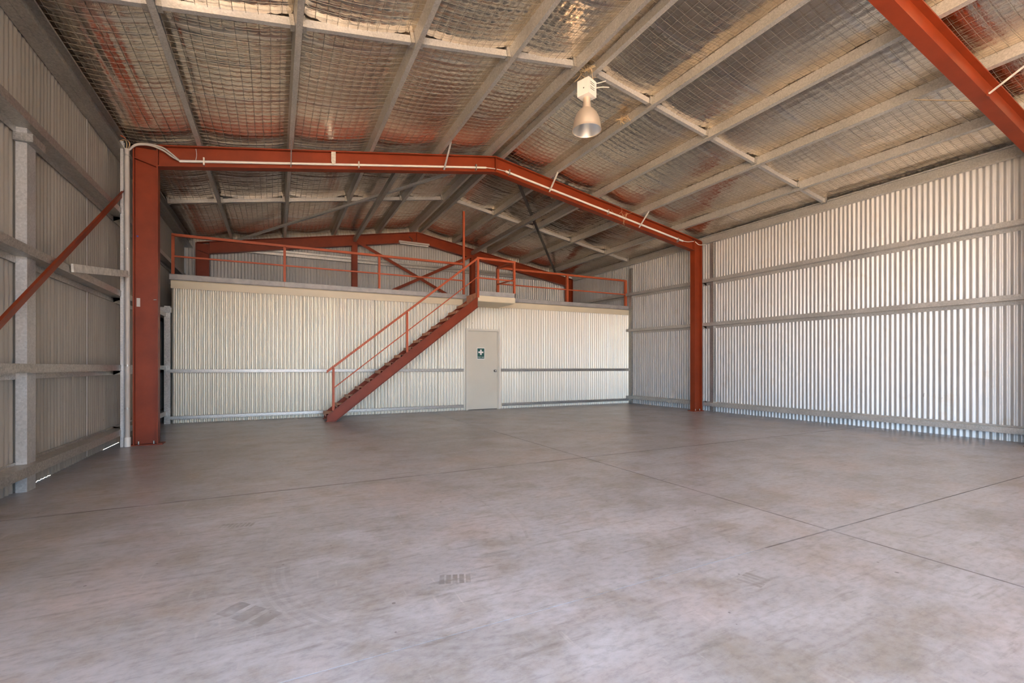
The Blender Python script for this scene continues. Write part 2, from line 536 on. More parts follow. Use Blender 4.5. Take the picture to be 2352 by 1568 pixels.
def cross_wall(name, y, label, top, bottom=0.0, x0=0.0, x1=W, mat='sheet', skip=None):
    w = thing(name, label, 'wall', (0, y, 0), kind='structure')
    x = x0
    k = 0
    while x < x1 - 0.02:
        n = min(10.5, max(1, round((x1 - x) / PITCH * SEG) / SEG))
        xx = x
        bt = bottom
        if skip:
            s0, s1, sz = skip
            bt = (lambda u, xx=xx: sz if s0 < xx + u < s1 else (bottom))
        mb = corr(n, (lambda u, xx=xx: top(xx + u)) if callable(top) else top, bt, 0.020 if mat == 'msheet' else AMP)
        put('wall_sheet', mb.mesh('wall_sheet'), mat, w, loc=(x, y + (0.0015 if k % 2 else -0.0015), 0))
        x += COVER
        k += 1
    return w
wb = cross_wall('wall_back', YB, 'corrugated gable wall at the rear above the mezzanine', lambda x: roof_z(x, PD) + 0.055)
wf = cross_wall('wall_front', YF, 'corrugated gable wall behind the viewer', lambda x: roof_z(x, PD) + 0.055, skip=(FDOOR_X[0], FDOOR_X[1], FDOOR_H))

# mezzanine front wall
MX0, MX1 = 0.245, W - 0.03
def mz(x):                      # underside of the grey edge channel
    return 2.785 + 0.0050 * x
DX0, DX1, DZ = 6.345, 7.305, 2.08
wm = cross_wall('wall_mezzanine', YM, 'cream corrugated partition wall under the mezzanine', lambda x: mz(x) - 0.05, 0.004, MX0, MX1, 'msheet', (DX0 + 0.02, DX1 - 0.02, DZ - 0.02))
# close the room behind the partition's left end
fp = MB()
fp.sweep([(0, 0), (0.012, 0), (0.012, 0.14), (0.028, 0.15), (0.028, 0.155), (0, 0.155)], (MX0 - 0.01, YM - 0.021, mz(MX0) - 0.158), (MX1, YM - 0.021, mz(MX1) - 0.158), (0, -1, 0), (0, 0, 1))
fp.build('flashing', 'cream', wm)
hp = [(0, 0), (0.045, 0), (0.05, 0.006), (0.05, 0.016), (0.030, 0.022), (0.030, 0.046), (0.05, 0.052), (0.05, 0.066), (0.045, 0.07), (0, 0.07)]
for z, segs in ((0.985, ((MX0 - 0.02, 6.275), (7.335, MX1))), (0.075, ((MX0 - 0.02, 6.275), (7.36, MX1)))):
    for a, b_ in segs:
        MB().sweep(hp, (a, YM - 0.020, z), (b_, YM - 0.020, z), (0, -1, 0), (0, 0, 1)).build('wall_rail', 'galv', wm)
MB().box(MX0 - 0.115, MX0 - 0.015, YM - 0.03, YM + 0.07, 0, 2.28).build('end_post', 'galv', wm)
MB().box(0.03, MX0 + 0.005, YM - 0.06, YM - 0.03, 2.15, 2.25).build('end_bracket', 'galv', wm)

# ------------------------------------------------------------------ side wall girts, posts, eave purlins
def girt(parent, x, z, y0, y1, inward, web_low=True, z1=None, depth=0.16):
    """Z girt: vertical inner flange, horizontal web back to the sheeting"""
    t, fh = 0.006, 0.078
    s = inward
    if web_low:
        p = [(0, 0), (depth, 0), (depth, 0.014), (depth - t, 0.014), (depth - t, t), (t, t), (t, 0), (0, 0)]
        p = [(0.02, 0), (depth, 0), (depth, fh), (depth - 0.018, fh), (depth - 0.018, fh - t), (depth - t, fh - t), (depth - t, t), (0.02 + t, t), (0.02 + t, -0.06), (0.02, -0.06)]
    else:
        p = [(0.02, fh + 0.03), (0.02 + t, fh + 0.03), (0.02 + t, fh), (depth - t, fh), (depth - t, t), (depth - 0.018, t), (depth - 0.018, 0), (depth, 0), (depth, fh + t), (0.02, fh + t)]
    mb = MB().sweep(p, (x, y0, z), (x, y1, z if z1 is None else z1), (s, 0, 0), (0, 0, 1))
    return mb.build('girt', 'galv' if inward > 0 else 'purlin', parent)
for z, lo in ((3.20, True), (2.066, True), (1.05, True), (0.16, False)):
    y0 = DOOR_Y[1] + 0.15 if z < DOOR_H else YF
    girt(wl, 0.0, z, y0, FR[1] + 0.08, 1, lo)
    girt(wl, 0.0, z, FR[1] + 0.09, YB, 1, lo)
for z, z1, lo in ((3.172, 3.295, True), (2.09, 2.205, True), (0.13, 0.145, False)):
    girt(wr, W, z - (z1 - z) * 0.9, YF, FR[1] - 0.06, -1, lo, z + (z1 - z) * 0.30)
    girt(wr, W, z + (z1 - z) * 0.30, FR[1] - 0.05, YB, -1, lo, z1 + (z1 - z) * 0.25)
# upright in the side wall with its top cleat
MB().sweep(csec(0.075, 0.165, 0.004, 0.02), (0.098, 5.56, 0.0), (0.098, 5.56, 3.20), (-1, 0, 0), (0, 1, 0)).build('wall_post', 'galvlight', wl)
MB().box(0.02, 0.15, 5.52, 5.77, 3.07, 3.14).build('post_cleat', 'galv', wl)
MB().box(0.02, 0.03, 5.66, 5.76, 3.2, 3.40).build('post_cleat', 'galv', wl)
for y in (7.30,):
    MB().box(0.012, 0.016, y, y + 0.03, 0.02, 4.1).build('lap_strip', 'sheet', wl)
# corner closers on the far side wall, beside the red column
MB().box(W - 0.075, W - 0.015, FR[1] - 0.30, FR[1] - 0.22, 0, 4.18).build('wall_post', 'galv', wr)
MB().box(W - 0.08, W - 0.012, YM - 0.16, YM - 0.05, 0, 4.1).build('wall_post', 'galv', wr)

# ------------------------------------------------------------------ ceiling: foil, mesh, purlins, bridging
ceil = thing('ceiling', 'pitched foil-lined roof with galvanised purlins and wire mesh', 'ceiling', (AX, 0, 5.0), kind='structure')
PXL = [1.05, 2.26, 3.50, 4.72, AX - 0.13]
PXR = [AX + 0.13, 7.07, 8.29, 9.49, 10.70]
EAVES = (0.16, W - 0.17)
nrmL = Vector((-SLL, 0, 1)).normalized()
nrmR = Vector((SLR, 0, 1)).normalized()
Y0P, Y1P = YF + 0.02, YB - 0.02
for x in PXL + PXR:
    n = nrmL if x < AX else nrmR
    s = Vector((0, 1, 0)).cross(n)     # +X side
    A = Vector((x, Y0P, roof_z(x)))
    B = Vector((x, Y1P, roof_z(x)))
    MB().sweep([(a - 0.03, b_) for a, b_ in csec(0.062, PD, 0.0035, 0.016)], A, B, s, n).build('purlin', 'purlin', ceil)
# eave purlins, two flanges each
z = roof_z(EAVES[0]) - 0.02
MB().sweep([(a, b_) for a, b_ in csec(0.085, 0.19, 0.004, 0.02)], (EAVES[0] - 0.06, Y0P, z - 0.07), (EAVES[0] - 0.06, Y1P, z - 0.07), (1, 0, 0), (0, 0, 1)).build('eave_purlin', 'galv', ceil)
MB().box(0.012, 0.10, Y0P, Y1P, z - 0.075, z - 0.065).build('eave_flange', 'galv', ceil)
z = roof_z(EAVES[1])
MB().sweep([(-a, b_) for a, b_ in reversed(csec(0.085, 0.175, 0.004, 0.02))], (W - 0.03, Y0P, z - 0.115), (W - 0.03, Y1P, z - 0.035), (1, 0, 0), (0, 0, 1)).build('eave_purlin', 'purlin', ceil)

# foil blankets: strips from eave to ridge
CELL = 0.105
def lattice(nx, ny, seed):
    return np.random.RandomState(seed).rand(nx, ny)
LAT = [lattice(64, 64, 5), lattice(64, 64, 6), lattice(64, 64, 7)]
def vnoise(x, y, k):
    L = LAT[k]
    xi, yi = np.floor(x).astype(int), np.floor(y).astype(int)
    fx, fy = x - xi, y - yi
    fx, fy = fx * fx * (3 - 2 * fx), fy * fy * (3 - 2 * fy)
    a, b_ = L[xi % 64, yi % 64], L[(xi + 1) % 64, yi % 64]
    c, d = L[xi % 64, (yi + 1) % 64], L[(xi + 1) % 64, (yi + 1) % 64]
    return (a * (1 - fx) + b_ * fx) * (1 - fy) + (c * (1 - fx) + d * fx) * fy
SUP = [0.10] + PXL + PXR + [W - 0.10]
def plane(x):
    return np.where(x < AX, RT + PD - SLL * (AX - x), RT + PD - SLR * (x - AX))
def sag(x):
    x = np.asarray(x, float)
    out = np.zeros_like(x)
    for a, b_ in zip(SUP[:-1], SUP[1:]):
        t = (x - a) / (b_ - a)
        m = (t >= 0) & (t <= 1)
        # blanket hangs fuller towards the downhill side of each bay
        out = np.where(m, -min(0.055, (b_ - a) * 0.06) * 4 * t * (1 - t), out)
    return out
def wire_z(x):
    return plane(x) + sag(x) + 0.004
def foil_z(x, y):
    cx_, cy_ = x / CELL, y / CELL
    full = 0.35 + 0.9 * vnoise(x * 0.7, y * 0.7, 0)
    puff = -np.where(x < AX, 0.013, 0.0085) * full * np.abs(np.sin(np.pi * cx_)) ** 0.7 * np.abs(np.sin(np.pi * cy_)) ** 0.7
    calm = vnoise(x * 0.5 + 3, y * 0.5 + 9, 2)
    wr = (0.3 + 0.9 * calm) * (0.009 * (vnoise(x * 4, y * 13, 1) - 0.5) + 0.004 * (vnoise(x * 12, y * 9, 2) - 0.5))
    wave = 0.010 * (vnoise(x * 1.3, y * 2.6, 1) - 0.5)
    return wire_z(x) + 0.006 + puff + wr + wave
STRIP = 1.35
ys = np.arange(YF, YB + 0.01, STRIP)
strip_id = 0
for y0 in ys:
    y1 = min(y0 + STRIP + 0.06, YB)
    step = 0.028 if y1 > 2.0 else 0.12
    for xa, xb in ((0.03, AX), (AX, W - 0.03)):
        gx = np.linspace(xa, xb, int((xb - xa) / step))
        gy = np.linspace(y0, y1, max(2, int((y1 - y0) / step)))
        X, Y = np.meshgrid(gx, gy, indexing='ij')
        Z = foil_z(X, Y) + 0.0015 * ((strip_id // 2) % 2)
        nx, ny = X.shape
        me = bpy.data.meshes.new('foil_sheet')
        V = np.stack([X, Y, Z], -1).reshape(-1, 3)
        I = np.arange(nx * ny).reshape(nx, ny)
        F = np.stack([I[:-1, :-1], I[:-1, 1:], I[1:, 1:], I[1:, :-1]], -1).reshape(-1, 4)
        me.vertices.add(len(V))
        me.vertices.foreach_set('co', V.ravel())
        me.loops.add(F.size)
        me.loops.foreach_set('vertex_index', F.ravel())
        me.polygons.add(len(F))
        me.polygons.foreach_set('loop_start', np.arange(0, F.size, 4))
        me.polygons.foreach_set('loop_total', np.full(len(F), 4))
        me.polygons.foreach_set('use_smooth', np.ones(len(F), bool))
        me.update(calc_edges=True)
        put('foil_sheet', me, 'foil', ceil)
        strip_id += 1
# lapped joints between the blankets
for k_, y0 in enumerate(ys[1:]):
    if y0 < 1.5:
        continue
    for xa, xb in ((0.05, AX - 0.02), (AX + 0.02, W - 0.05)):
        gx = np.arange(xa, xb, 0.035)
        gy = np.linspace(y0 - 0.04, y0 + 0.07 + 0.02 * (k_ % 3), 5)
        X, Y = np.meshgrid(gx, gy, indexing='ij')
        Z = foil_z(X, Y) + np.array([0.0035, -0.0025, -0.003, -0.0025, 0.0035])[None, :] + 0.003 * (vnoise(X * 9, Y * 20, 2) - 0.5)
        nx, ny = X.shape
        I = np.arange(nx * ny).reshape(nx, ny)
        F = np.stack([I[:-1, :-1], I[:-1, 1:], I[1:, 1:], I[1:, :-1]], -1).reshape(-1, 4)
        mb = MB().add(np.stack([X, Y, Z], -1).reshape(-1, 3).tolist(), F.tolist(), True)
        mb.build('foil_lap', 'seam', ceil)
# roof cladding above the foil
rf = MB()
for xa, xb in ((-0.12, AX), (AX, W + 0.12)):
    za, zb = roof_z(xa, PD + 0.06), roof_z(xb, PD + 0.06)
    vs = [(xa, YF - 0.2, za), (xb, YF - 0.2, zb), (xb, YB + 0.2, zb), (xa, YB + 0.2, za)]
    rf.add(vs + [(x, y, z + 0.02) for x, y, z in vs], [(0, 1, 2, 3), (7, 6, 5, 4), (0, 4, 5, 1), (1, 5, 6, 2), (2, 6, 7, 3), (3, 7, 4, 0)])
rf.build('roof_cladding', 'sheet', ceil)
# safety mesh
wm_ = MB()
R = 0.0019
def wire(pts):
    n = len(pts)
    vs, fs = [], []
    along_y = abs(pts[-1][1] - pts[0][1]) > abs(pts[-1][0] - pts[0][0])
    for p in pts:
        for k in range(3):
            t = 2 * math.pi * k / 3 + 0.5
            a, b_ = R * math.cos(t), R * math.sin(t)
            vs.append((p[0] + (a if along_y else 0), p[1] + (0 if along_y else a), p[2] + b_))
    for i in range(n - 1):
        for k in range(3):
            fs.append((3 * i + k, 3 * i + (k + 1) % 3, 3 * i + 3 + (k + 1) % 3, 3 * i + 3 + k))
    wm_.add(vs, fs)
wx = np.arange(CELL * 2, W - 0.05, CELL)
wy = np.arange(math.ceil(1.6 / CELL) * CELL, YB - 0.03, CELL)
for x in wx:
    z0 = float(wire_z(np.array([x]))[0])
    pts = []
    for y in np.arange(1.6, YB, 0.42):
        pts.append((x + 0.006 * math.sin(y * 1.7 + x * 9), y, z0 - 0.011))
    wire(pts)
xs_w = np.arange(0.06, W - 0.04, 0.12)
zs_w = wire_z(xs_w) - 0.0025
for y in wy:
    wire([(float(x), float(y) + 0.005 * math.sin(x * 2.1 + y * 5), float(zz) - 0.011) for x, zz in zip(xs_w, zs_w)])
wm_.build('safety_mesh', 'wire', ceil, kind='stuff')

# bridging bars between purlins, mid bay
chan = [(-0.028, 0), (0.028, 0), (0.028, 0.078), (0.024, 0.078), (0.024, 0.004), (-0.024, 0.004), (-0.024, 0.078), (-0.028, 0.078)]
def bridging(y, xs, n):
    for a, b_ in zip(xs[:-1], xs[1:]):
        if b_ - a < 0.4:
            continue
        A = Vector((a + 0.045, y, roof_z(a + 0.045))) + n * 0.035
        B = Vector((b_ - 0.045, y, roof_z(b_ - 0.045))) + n * 0.035
        br = MB().sweep(chan, A, B, (0, 1, 0), n).build('bridging_bar', 'galvlight', ceil)
        for P, sgn in ((A, 1), (B, -1)):
            d = (B - A).normalized() * sgn
            mb = MB()
            mb.bar(P - d * 0.012 + n * 0.045, P + d * 0.03 + n * 0.045, 0.10, 0.115, n)
            mb.build('bridging_cleat', 'galv', br)
for y in (5.24, 10.88):
    bridging(y, [EAVES[0] + 0.02] + PXL, nrmL)
    bridging(y, PXR + [EAVES[1]], nrmR)

# ------------------------------------------------------------------ portal frames
CI, CO = 0.555, 0.272            # inner and outer face of a column
CIR, COR = W - 0.455, W - 0.19
def portal(y, label, fb=0.14, xl=True):
    t = thing('portal_frame', label, 'steel frame', (AX, y, 0))
    tw, tf = 0.010, 0.016
    for x_in, x_out in ((CI, CO), (CIR, COR)):
        top = roof_z(x_out, 0) - 0.012
        d = abs(x_in - x_out)
        sg = 1 if x_in > x_out else -1
        MB().sweep(isec(fb, d, tw, tf), (x_out, y, 0.014), (x_out, y, top), (0, 1, 0), (sg, 0, 0)).build('column', 'red', t)
        xa, xb = sorted((x_in + sg * 0.06, x_out - sg * 0.03))
        MB().box(xa, xb, y - fb / 2 - 0.03, y + fb / 2 + 0.03, 0.0, 0.014).build('base_plate', 'red', t)
        for bx in (x_in - sg * 0.05, x_out + sg * 0.06):
            MB().tube([(bx, y - 0.045, 0.014), (bx, y - 0.045, 0.055)], 0.011, 6).build('anchor_bolt', 'galv', t)
        # haunch stiffener
        zk = roof_z(x_in, -RD)
        slope = SLL if sg > 0 else SLR
        A = Vector((x_in - sg * 0.016, y, zk))
        B = Vector((x_out + sg * 0.016, y, zk + slope * 0.25 * 1.0 + 0.0)) if False else Vector((x_out + sg * 0.016, y, zk + 0.075))
        MB().bar(A, B, fb * 0.92, 0.012).build('stiffener', 'red', t)
    for side in (0, 1):
        x0 = CO + 0.02 if side == 0 else COR - 0.02
        n = nrmL if side == 0 else nrmR
        # rafter as I profile, mitred at the ridge
        pr = isec(fb, RD, tw, tf)
        xk = CI if side == 0 else CIR
        vs = []
        for X in (xk, AX):
            z = roof_z(X) - RD
            vs += [Vector((X, y + a, z + b_)) for a, b_ in pr]
        k = len(pr)
        fs = [(i, (i + 1) % k, k + (i + 1) % k, k + i) for i in range(k)] + [tuple(range(k)), tuple(range(2 * k - 1, k - 1, -1))]
        mb = MB().add(vs, fs)
        # top flange and web over the column
        for q, (za, zb) in enumerate(((-tf, 0.0),)):
            xs2 = (x0, xk)
            v2 = [Vector((X, y + a, roof_z(X) + b_)) for X in xs2 for a, b_ in ((-fb / 2, za), (fb / 2, za), (fb / 2, zb), (-fb / 2, zb))]
            mb.add(v2, [(0, 1, 5, 4), (1, 2, 6, 5), (2, 3, 7, 6), (3, 0, 4, 7), (3, 2, 1, 0), (4, 5, 6, 7)])
        mb.build('rafter', 'red', t)
    MB().box(AX - 0.008, AX + 0.008, y - fb / 2 - 0.002, y + fb / 2 + 0.002, roof_z(AX) - RD - 0.006, roof_z(AX) - 0.002).build('apex_plate', 'red', t)
    return t
f_near = portal(FR[0], 'bright orange-red steel frame whose rafter crosses the top corner overhead')
f_mid = portal(FR[1], 'dark red steel frame standing in front of the mezzanine, with pipe along its rafter')
f_back = portal(FR[2], 'red steel frame against the rear gable wall')
# cleats and stickers of the middle frame
MB().box(CO + 0.03, CO + 0.07, FR[1] - 0.009, FR[1] - 0.006, 1.95, 2.07).build('paper_tag', 'greypvc', f_mid)
MB().tube([(CO + 0.04, FR[1] - 0.012, 2.94), (CO + 0.04, FR[1] - 0.005, 2.94)], 0.012, 8).build('blue_paint_dot', 'blue', f_mid)
MB().tube([(CI - 0.055, FR[1] - 0.03, 2.055), (CI - 0.02, FR[1] - 0.03, 2.058)], 0.006, 8).build('bolt', 'galv', f_mid)

def rpt(x, off, y):                # a point on the rafter web, off below rafter top
    return Vector((x, y, roof_z(x) - off))
YW = FR[1] - 0.035
# conduit along the rafter, two lengths
c1 = thing('conduit', 'white conduit pipe along the rafter left of the ridge', 'pipe', (0.8, YW, 4.1))
MB().tube([rpt(0.80, 0.215, YW), rpt(5.66, 0.215, YW)], 0.019, 12).build('pipe', 'pvc', c1)
for x in (1.10, 3.3, 5.45):
    p = rpt(x, 0.215, YW)
    MB().box(x - 0.010, x + 0.010, YW - 0.023, YW + 0.03, p.z - 0.055, p.z + 0.055).build('pipe_clip', 'galv', c1)
c2 = thing('conduit', 'white conduit pipe along the rafter right of the ridge', 'pipe', (6.1, YW, 4.9))
MB().tube([rpt(6.08, 0.205, YW), rpt(10.92, 0.175, YW)], 0.022, 12).build('pipe', 'pvc', c2)
for x in (6.16, 8.62, 10.75):
    p = rpt(x, 0.2, YW)
    MB().box(x - 0.010, x + 0.010, YW - 0.026, YW + 0.03, p.z - 0.05, p.z + 0.055).build('pipe_clip', 'galv', c2)
# downpipe conduit at the column with cables looping over
YC = FR[1] - 0.10
dp = thing('conduit', 'grey vertical conduit clipped beside the dark red column', 'pipe', (0.225, YC, 0))
MB().tube([(0.222, YC, 0.10), (0.222, YC, 2.0), (0.215, YC, 4.11)], 0.030, 14).build('pipe', 'greypvc', dp)
MB().tube([(0.222, YC, 0.0), (0.222, YC, 0.13)], 0.037, 14).build('pipe_socket', 'pvc', dp)
for z in (0.53, 1.12, 2.36, 2.73, 4.02):
    MB().tube([(0.222, YC, z - 0.010), (0.222, YC, z + 0.010)], 0.034, 14).build('pipe_saddle', 'galv', dp)
MB().sweep(csec(0.035, 0.06, 0.003, 0.0031), (0.148, YC - 0.02, 0), (0.148, YC - 0.02, 4.20), (1, 0, 0), (0, 1, 0)).build('column_angle', 'galvlight', None, label='narrow galvanised angle standing behind the grey conduit', category='steel angle')
def curve(pts, n=10):
    P = [Vector(p) for p in pts]
    P = [P[0] * 2 - P[1]] + P + [P[-1] * 2 - P[-2]]
    out = []
    for i in range(1, len(P) - 2):
        for k in range(n):
            t = k / n
            a, b_, c, d = P[i - 1], P[i], P[i + 1], P[i + 2]
            out.append(0.5 * (2 * b_ + (c - a) * t + (2 * a - 5 * b_ + 4 * c - d) * t * t + (3 * b_ - a - 3 * c + d) * t ** 3))
    out.append(P[-2])
    return out
cb = thing('cable_loop', 'two grey cables arching from the vertical conduit to the rafter pipe', 'cable', (0.25, YC, 4.1))
for k, dz in enumerate((0.0, 0.035)):
    MB().tube(curve([(0.24, YC, 4.10), (0.32, YC, 4.185 + dz * 0.3), (0.47, YC, 4.215 + dz * 0.4), (0.62, YC, 4.175 + dz), (0.72, YC, 4.11 + dz * 1.0), (0.81, YW, 4.085)]), 0.013, 8).build('cable', 'greypvc', cb)
for k, (dx, col) in enumerate(((0.0, 'straw'), (0.018, 'straw'))):
    MB().tube(curve([(0.215 + dx, YC, 4.11), (0.21 + dx * 2, YC, 4.20), (0.17 + dx, YC + 0.05, 4.25), (0.10, YC + 0.1, 4.23)]), 0.0045, 6).build('cable', col, cb)
MB().tube(curve([(0.03, YC, 4.27), (0.12, YC, 4.29), (0.2, YC + 0.02, 4.26)]), 0.006, 6).build('orange_cable', 'orange', None, label='short orange cable tucked under the eave above the conduit', category='cable')
MB().tube(curve([rpt(1.0, 0.03, YW), rpt(1.01, 0.12, YW - 0.01), rpt(1.0, 0.2, YW - 0.01)]), 0.004, 6).build('dangling_cable', 'pvc', None, label='short pale cable hanging over the rafter pipe at its end', category='cable')
MB().tube(curve([rpt(5.66, 0.215, YW), rpt(5.86, 0.235, YW), rpt(6.08, 0.205, YW)]), 0.008, 6).build('ridge_cable', 'pvc', None, label='pale cable bridging the two rafter pipes under the ridge', category='cable')
MB().tube(curve([rpt(10.92, 0.175, YW), rpt(11.1, 0.14, YW), rpt(11.32, 0.07, YW), rpt(11.45, 0.12, YW - 0.03), rpt(11.62, 0.08, YW - 0.08)]), 0.008, 6).build('eave_cable', 'pvc', None, label='loose pale cable from the rafter pipe over the far column', category='cable')
# hangers and fly braces on the middle frame
MB().box(2.86, 2.93, YW - 0.03, YW - 0.022, roof_z(2.9) - 0.19, roof_z(2.9) - 0.01).add([(2.86, YW - 0.03, roof_z(2.9) - 0.19), (2.93, YW - 0.03, roof_z(2.9) - 0.19), (2.895, YW - 0.03, roof_z(2.9) - 0.235), (2.86, YW - 0.022, roof_z(2.9) - 0.19), (2.93, YW - 0.022, roof_z(2.9) - 0.19), (2.895, YW - 0.022, roof_z(2.9) - 0.235)], [(0, 2, 1), (3, 4, 5), (0, 3, 5, 2), (1, 2, 5, 4)]).build('hanger_plate', 'galv', None, label='pointed galvanised hanger plate on the rafter web', category='bracket')
def fly(A, B, label, mat='whitewood', w=0.035):
    MB().bar(A, B, w, 0.006, (0, 1, 0.3)).build('fly_brace', mat, None, label=label, category='brace')
fly(rpt(4.80, -0.07, YW - 0.42), rpt(4.80, 0.285, FR[1] - 0.07), 'slim fly brace on the rafter near the left end of the ridge cable', 'galvlight', 0.03)
fly(rpt(7.07, -0.06, YW - 0.42), rpt(7.07, 0.285, FR[1] - 0.07), 'first pale fly brace on the rafter right of the ridge')
fly(rpt(9.49, -0.06, YW - 0.42), rpt(9.49, 0.285, FR[1] - 0.07), 'second pale fly brace on the rafter right of the ridge')
fly(rpt(2.26, -0.06, YW - 0.40), rpt(2.26, 0.285, FR[1] - 0.07), 'thin fly brace on the rafter beside the hanger plate', 'galv', 0.015)
fly(rpt(9.49, -0.07, FR[0] - 0.75), rpt(9.49, 0.30, FR[0] - 0.065), 'white fly brace bolted to the overhead orange rafter')
fly(rpt(9.49, -0.07, FR[0] + 0.75), rpt(9.49, 0.30, FR[0] + 0.065), 'pale fly brace behind the overhead orange rafter', 'straw')
MB().box(9.455, 9.53, FR[0] - 0.085, FR[0] - 0.075, roof_z(9.49) - 0.325, roof_z(9.49) - 0.25).build('fly_brace_cleat', 'red', f_near)

# ------------------------------------------------------------------ back wall posts, girts and cross bracing
for x, lb in ((4.05, 'red gable post left of the cross brace'), (7.69, 'red gable post behind the tall landing post')):
    gp = f_back
    MB().sweep(isec(0.15, 0.15, 0.008, 0.012), (x, YB - 0.30, 0.01), (x, YB - 0.30, roof_z(x) - RD), (1, 0, 0), (0, 1, 0)).build('gable_post', 'red', gp, label=lb)
    MB().box(x - 0.09, x + 0.09, YB - 0.32, YB - 0.13, 0, 0.012).build('base_plate', 'red', gp)
for z in (4.10, 3.15):
    xa, xb = (0.7, 11.0)
    MB().sweep([(0.02, 0), (0.12, 0), (0.12, 0.05), (0.10, 0.062), (0.10, 0.078), (0.12, 0.09), (0.12, 0.14), (0.02, 0.14)], (xa, YB, z), (xb, YB, z + 0.045), (0, -1, 0), (0, 0, 1)).build('girt', 'galv', wb)
for A, B, lb in (((4.13, 4.66), (7.62, 2.95), 'red brace falling from the left gable post'), ((7.62, 4.64), (4.13, 2.85), 'red brace rising to the gable post behind the landing')):
    off = 0.0 if 'falling' in lb else 0.02
    MB().bar((A[0], YB - 0.33 - off, A[1]), (B[0], YB - 0.33 - off, B[1]), 0.012, 0.085, (0, 0, 1)).build('cross_brace', 'red', None, label=lb, category='brace', group='cross braces on the gable wall')
# struts from gable posts to the middle frame, roof diagonals
for x, lb in ((4.05, 'galvanised strut under the roof from the left gable post'), (7.66, 'galvanised strut under the roof from the right gable post')):
    MB().sweep([(a - 0.04, b_) for a, b_ in csec(0.08, 0.11, 0.004, 0.018)], (x, FR[1] + 0.07, roof_z(x) - 0.20), (x, FR[2] - 0.07, roof_z(x) - 0.20), (1, 0, 0), (0, 0, 1)).build('roof_strut', 'galv', None, label=lb, category='roof strut')
MB().bar((5.55, FR[1] + 0.25, roof_z(5.55) - 0.06), (1.1, FR[2] - 0.2, roof_z(1.1) - 0.06), 0.07, 0.045, nrmL).build('roof_diagonal', 'galvlight', None, label='pale diagonal roof brace under the foil left of the ridge', category='roof brace')
MB().bar((6.45, FR[1] + 0.25, roof_z(6.45) - 0.06), (10.75, FR[2] - 0.2, roof_z(10.75) - 0.06), 0.055, 0.04, nrmR).build('roof_diagonal', 'darksteel', None, label='dark diagonal roof brace under the foil right of the ridge', category='roof brace')
# batten light on the gable
fb_ = thing('batten_light', 'slim white batten light below the gable rafter', 'light fitting', (5.8, YB - 0.27, 4.85))
MB().box(5.30, 6.22, YB - 0.36, YB - 0.29, 4.80, 4.85).build('batten_body', 'greypvc', fb_)
MB().tube([(5.33, YB - 0.325, 4.775), (6.19, YB - 0.325, 4.775)], 0.016, 10).build('tube_lamp', 'white', fb_)
MB().tube(curve([(5.68, YB - 0.325, 4.85), (5.69, YB - 0.33, 4.93), (5.6, YB - 0.33, 5.0)]), 0.010, 6).build('lead', 'dark', fb_)

# red diagonal and loose bar on the left wall
db = thing('diagonal_brace', 'long red angle brace sloping down across the left wall', 'brace', (0.2, 6.6, 2.5))
A, B = Vector((0.162, FR[1] + 0.10, 3.61)), Vector((0.162, 2.75, 0.02))
d = (B - A).normalized()
MB().sweep([(0, -0.04), (0.006, -0.04), (0.006, 0.034), (0.026, 0.034), (0.026, 0.04), (0, 0.04)], A, B, (1, 0, 0), d.cross(Vector((1, 0, 0)))).build('brace_angle', 'red', db)
MB().bar((0.18, 6.30, 2.12), (0.235, FR[1] - 0.16, 2.375), 0.02, 0.085, (0, 0, 1)).build('loose_bar', 'whitewood', None, label='weathered white bar from the wall girt to the conduit', category='bar')

# ------------------------------------------------------------------ mezzanine deck, landing, rails
mzf = thing('mezzanine_floor', 'mezzanine deck edged with a grey channel above the cream wall', 'mezzanine', (6, 12.5, 2.8))
def cz(x):
    return mz(x) + 0.004
MB().box(0.20, W - 0.05, YM + 0.02, YB - 0.14, 2.70, 2.78).build('deck', 'timber', mzf)
capp = [(0, 0), (0.055, 0), (0.055, 0.005), (0.048, 0.012), (0.048, 0.098), (0.055, 0.104), (0.055, 0.11), (0, 0.11)]
LX0, LX1, LY = 6.245, 7.23, 9.95
for a, b_ in ((0.215, 1.66), (1.66, 2.21), (2.21, 6.36), (LX1 + 0.005, W - 0.10)):
    MB().sweep(capp, (a, YM - 0.005, cz(a)), (b_ - 0.004, YM - 0.005, cz(b_)), (0, -1, 0), (0, 0, 1)).build('edge_channel', 'cap', mzf)
# landing
MB().box(LX0, LX1, LY + 0.03, YM - 0.06, 2.66, 2.80).build('landing_deck', 'cap', mzf)
MB().box(LX0 - 0.01, LX1 + 0.005, LY, LY + 0.04, 2.775, 2.88).build('landing_edge', 'cap', mzf)
MB().box(LX1 - 0.02, LX1 + 0.006, LY, YM - 0.06, 2.775, 2.88).build('landing_edge', 'cap', mzf)
MB().box(LX0 + 0.01, LX1 - 0.005, LY + 0.006, LY + 0.03, 2.648, 2.772).build('landing_fascia', 'cream', mzf)
MB().box(LX0 + 0.01, LX1 - 0.005, LY + 0.03, YM - 0.02, 2.640, 2.656).build('landing_soffit', 'cream', mzf)

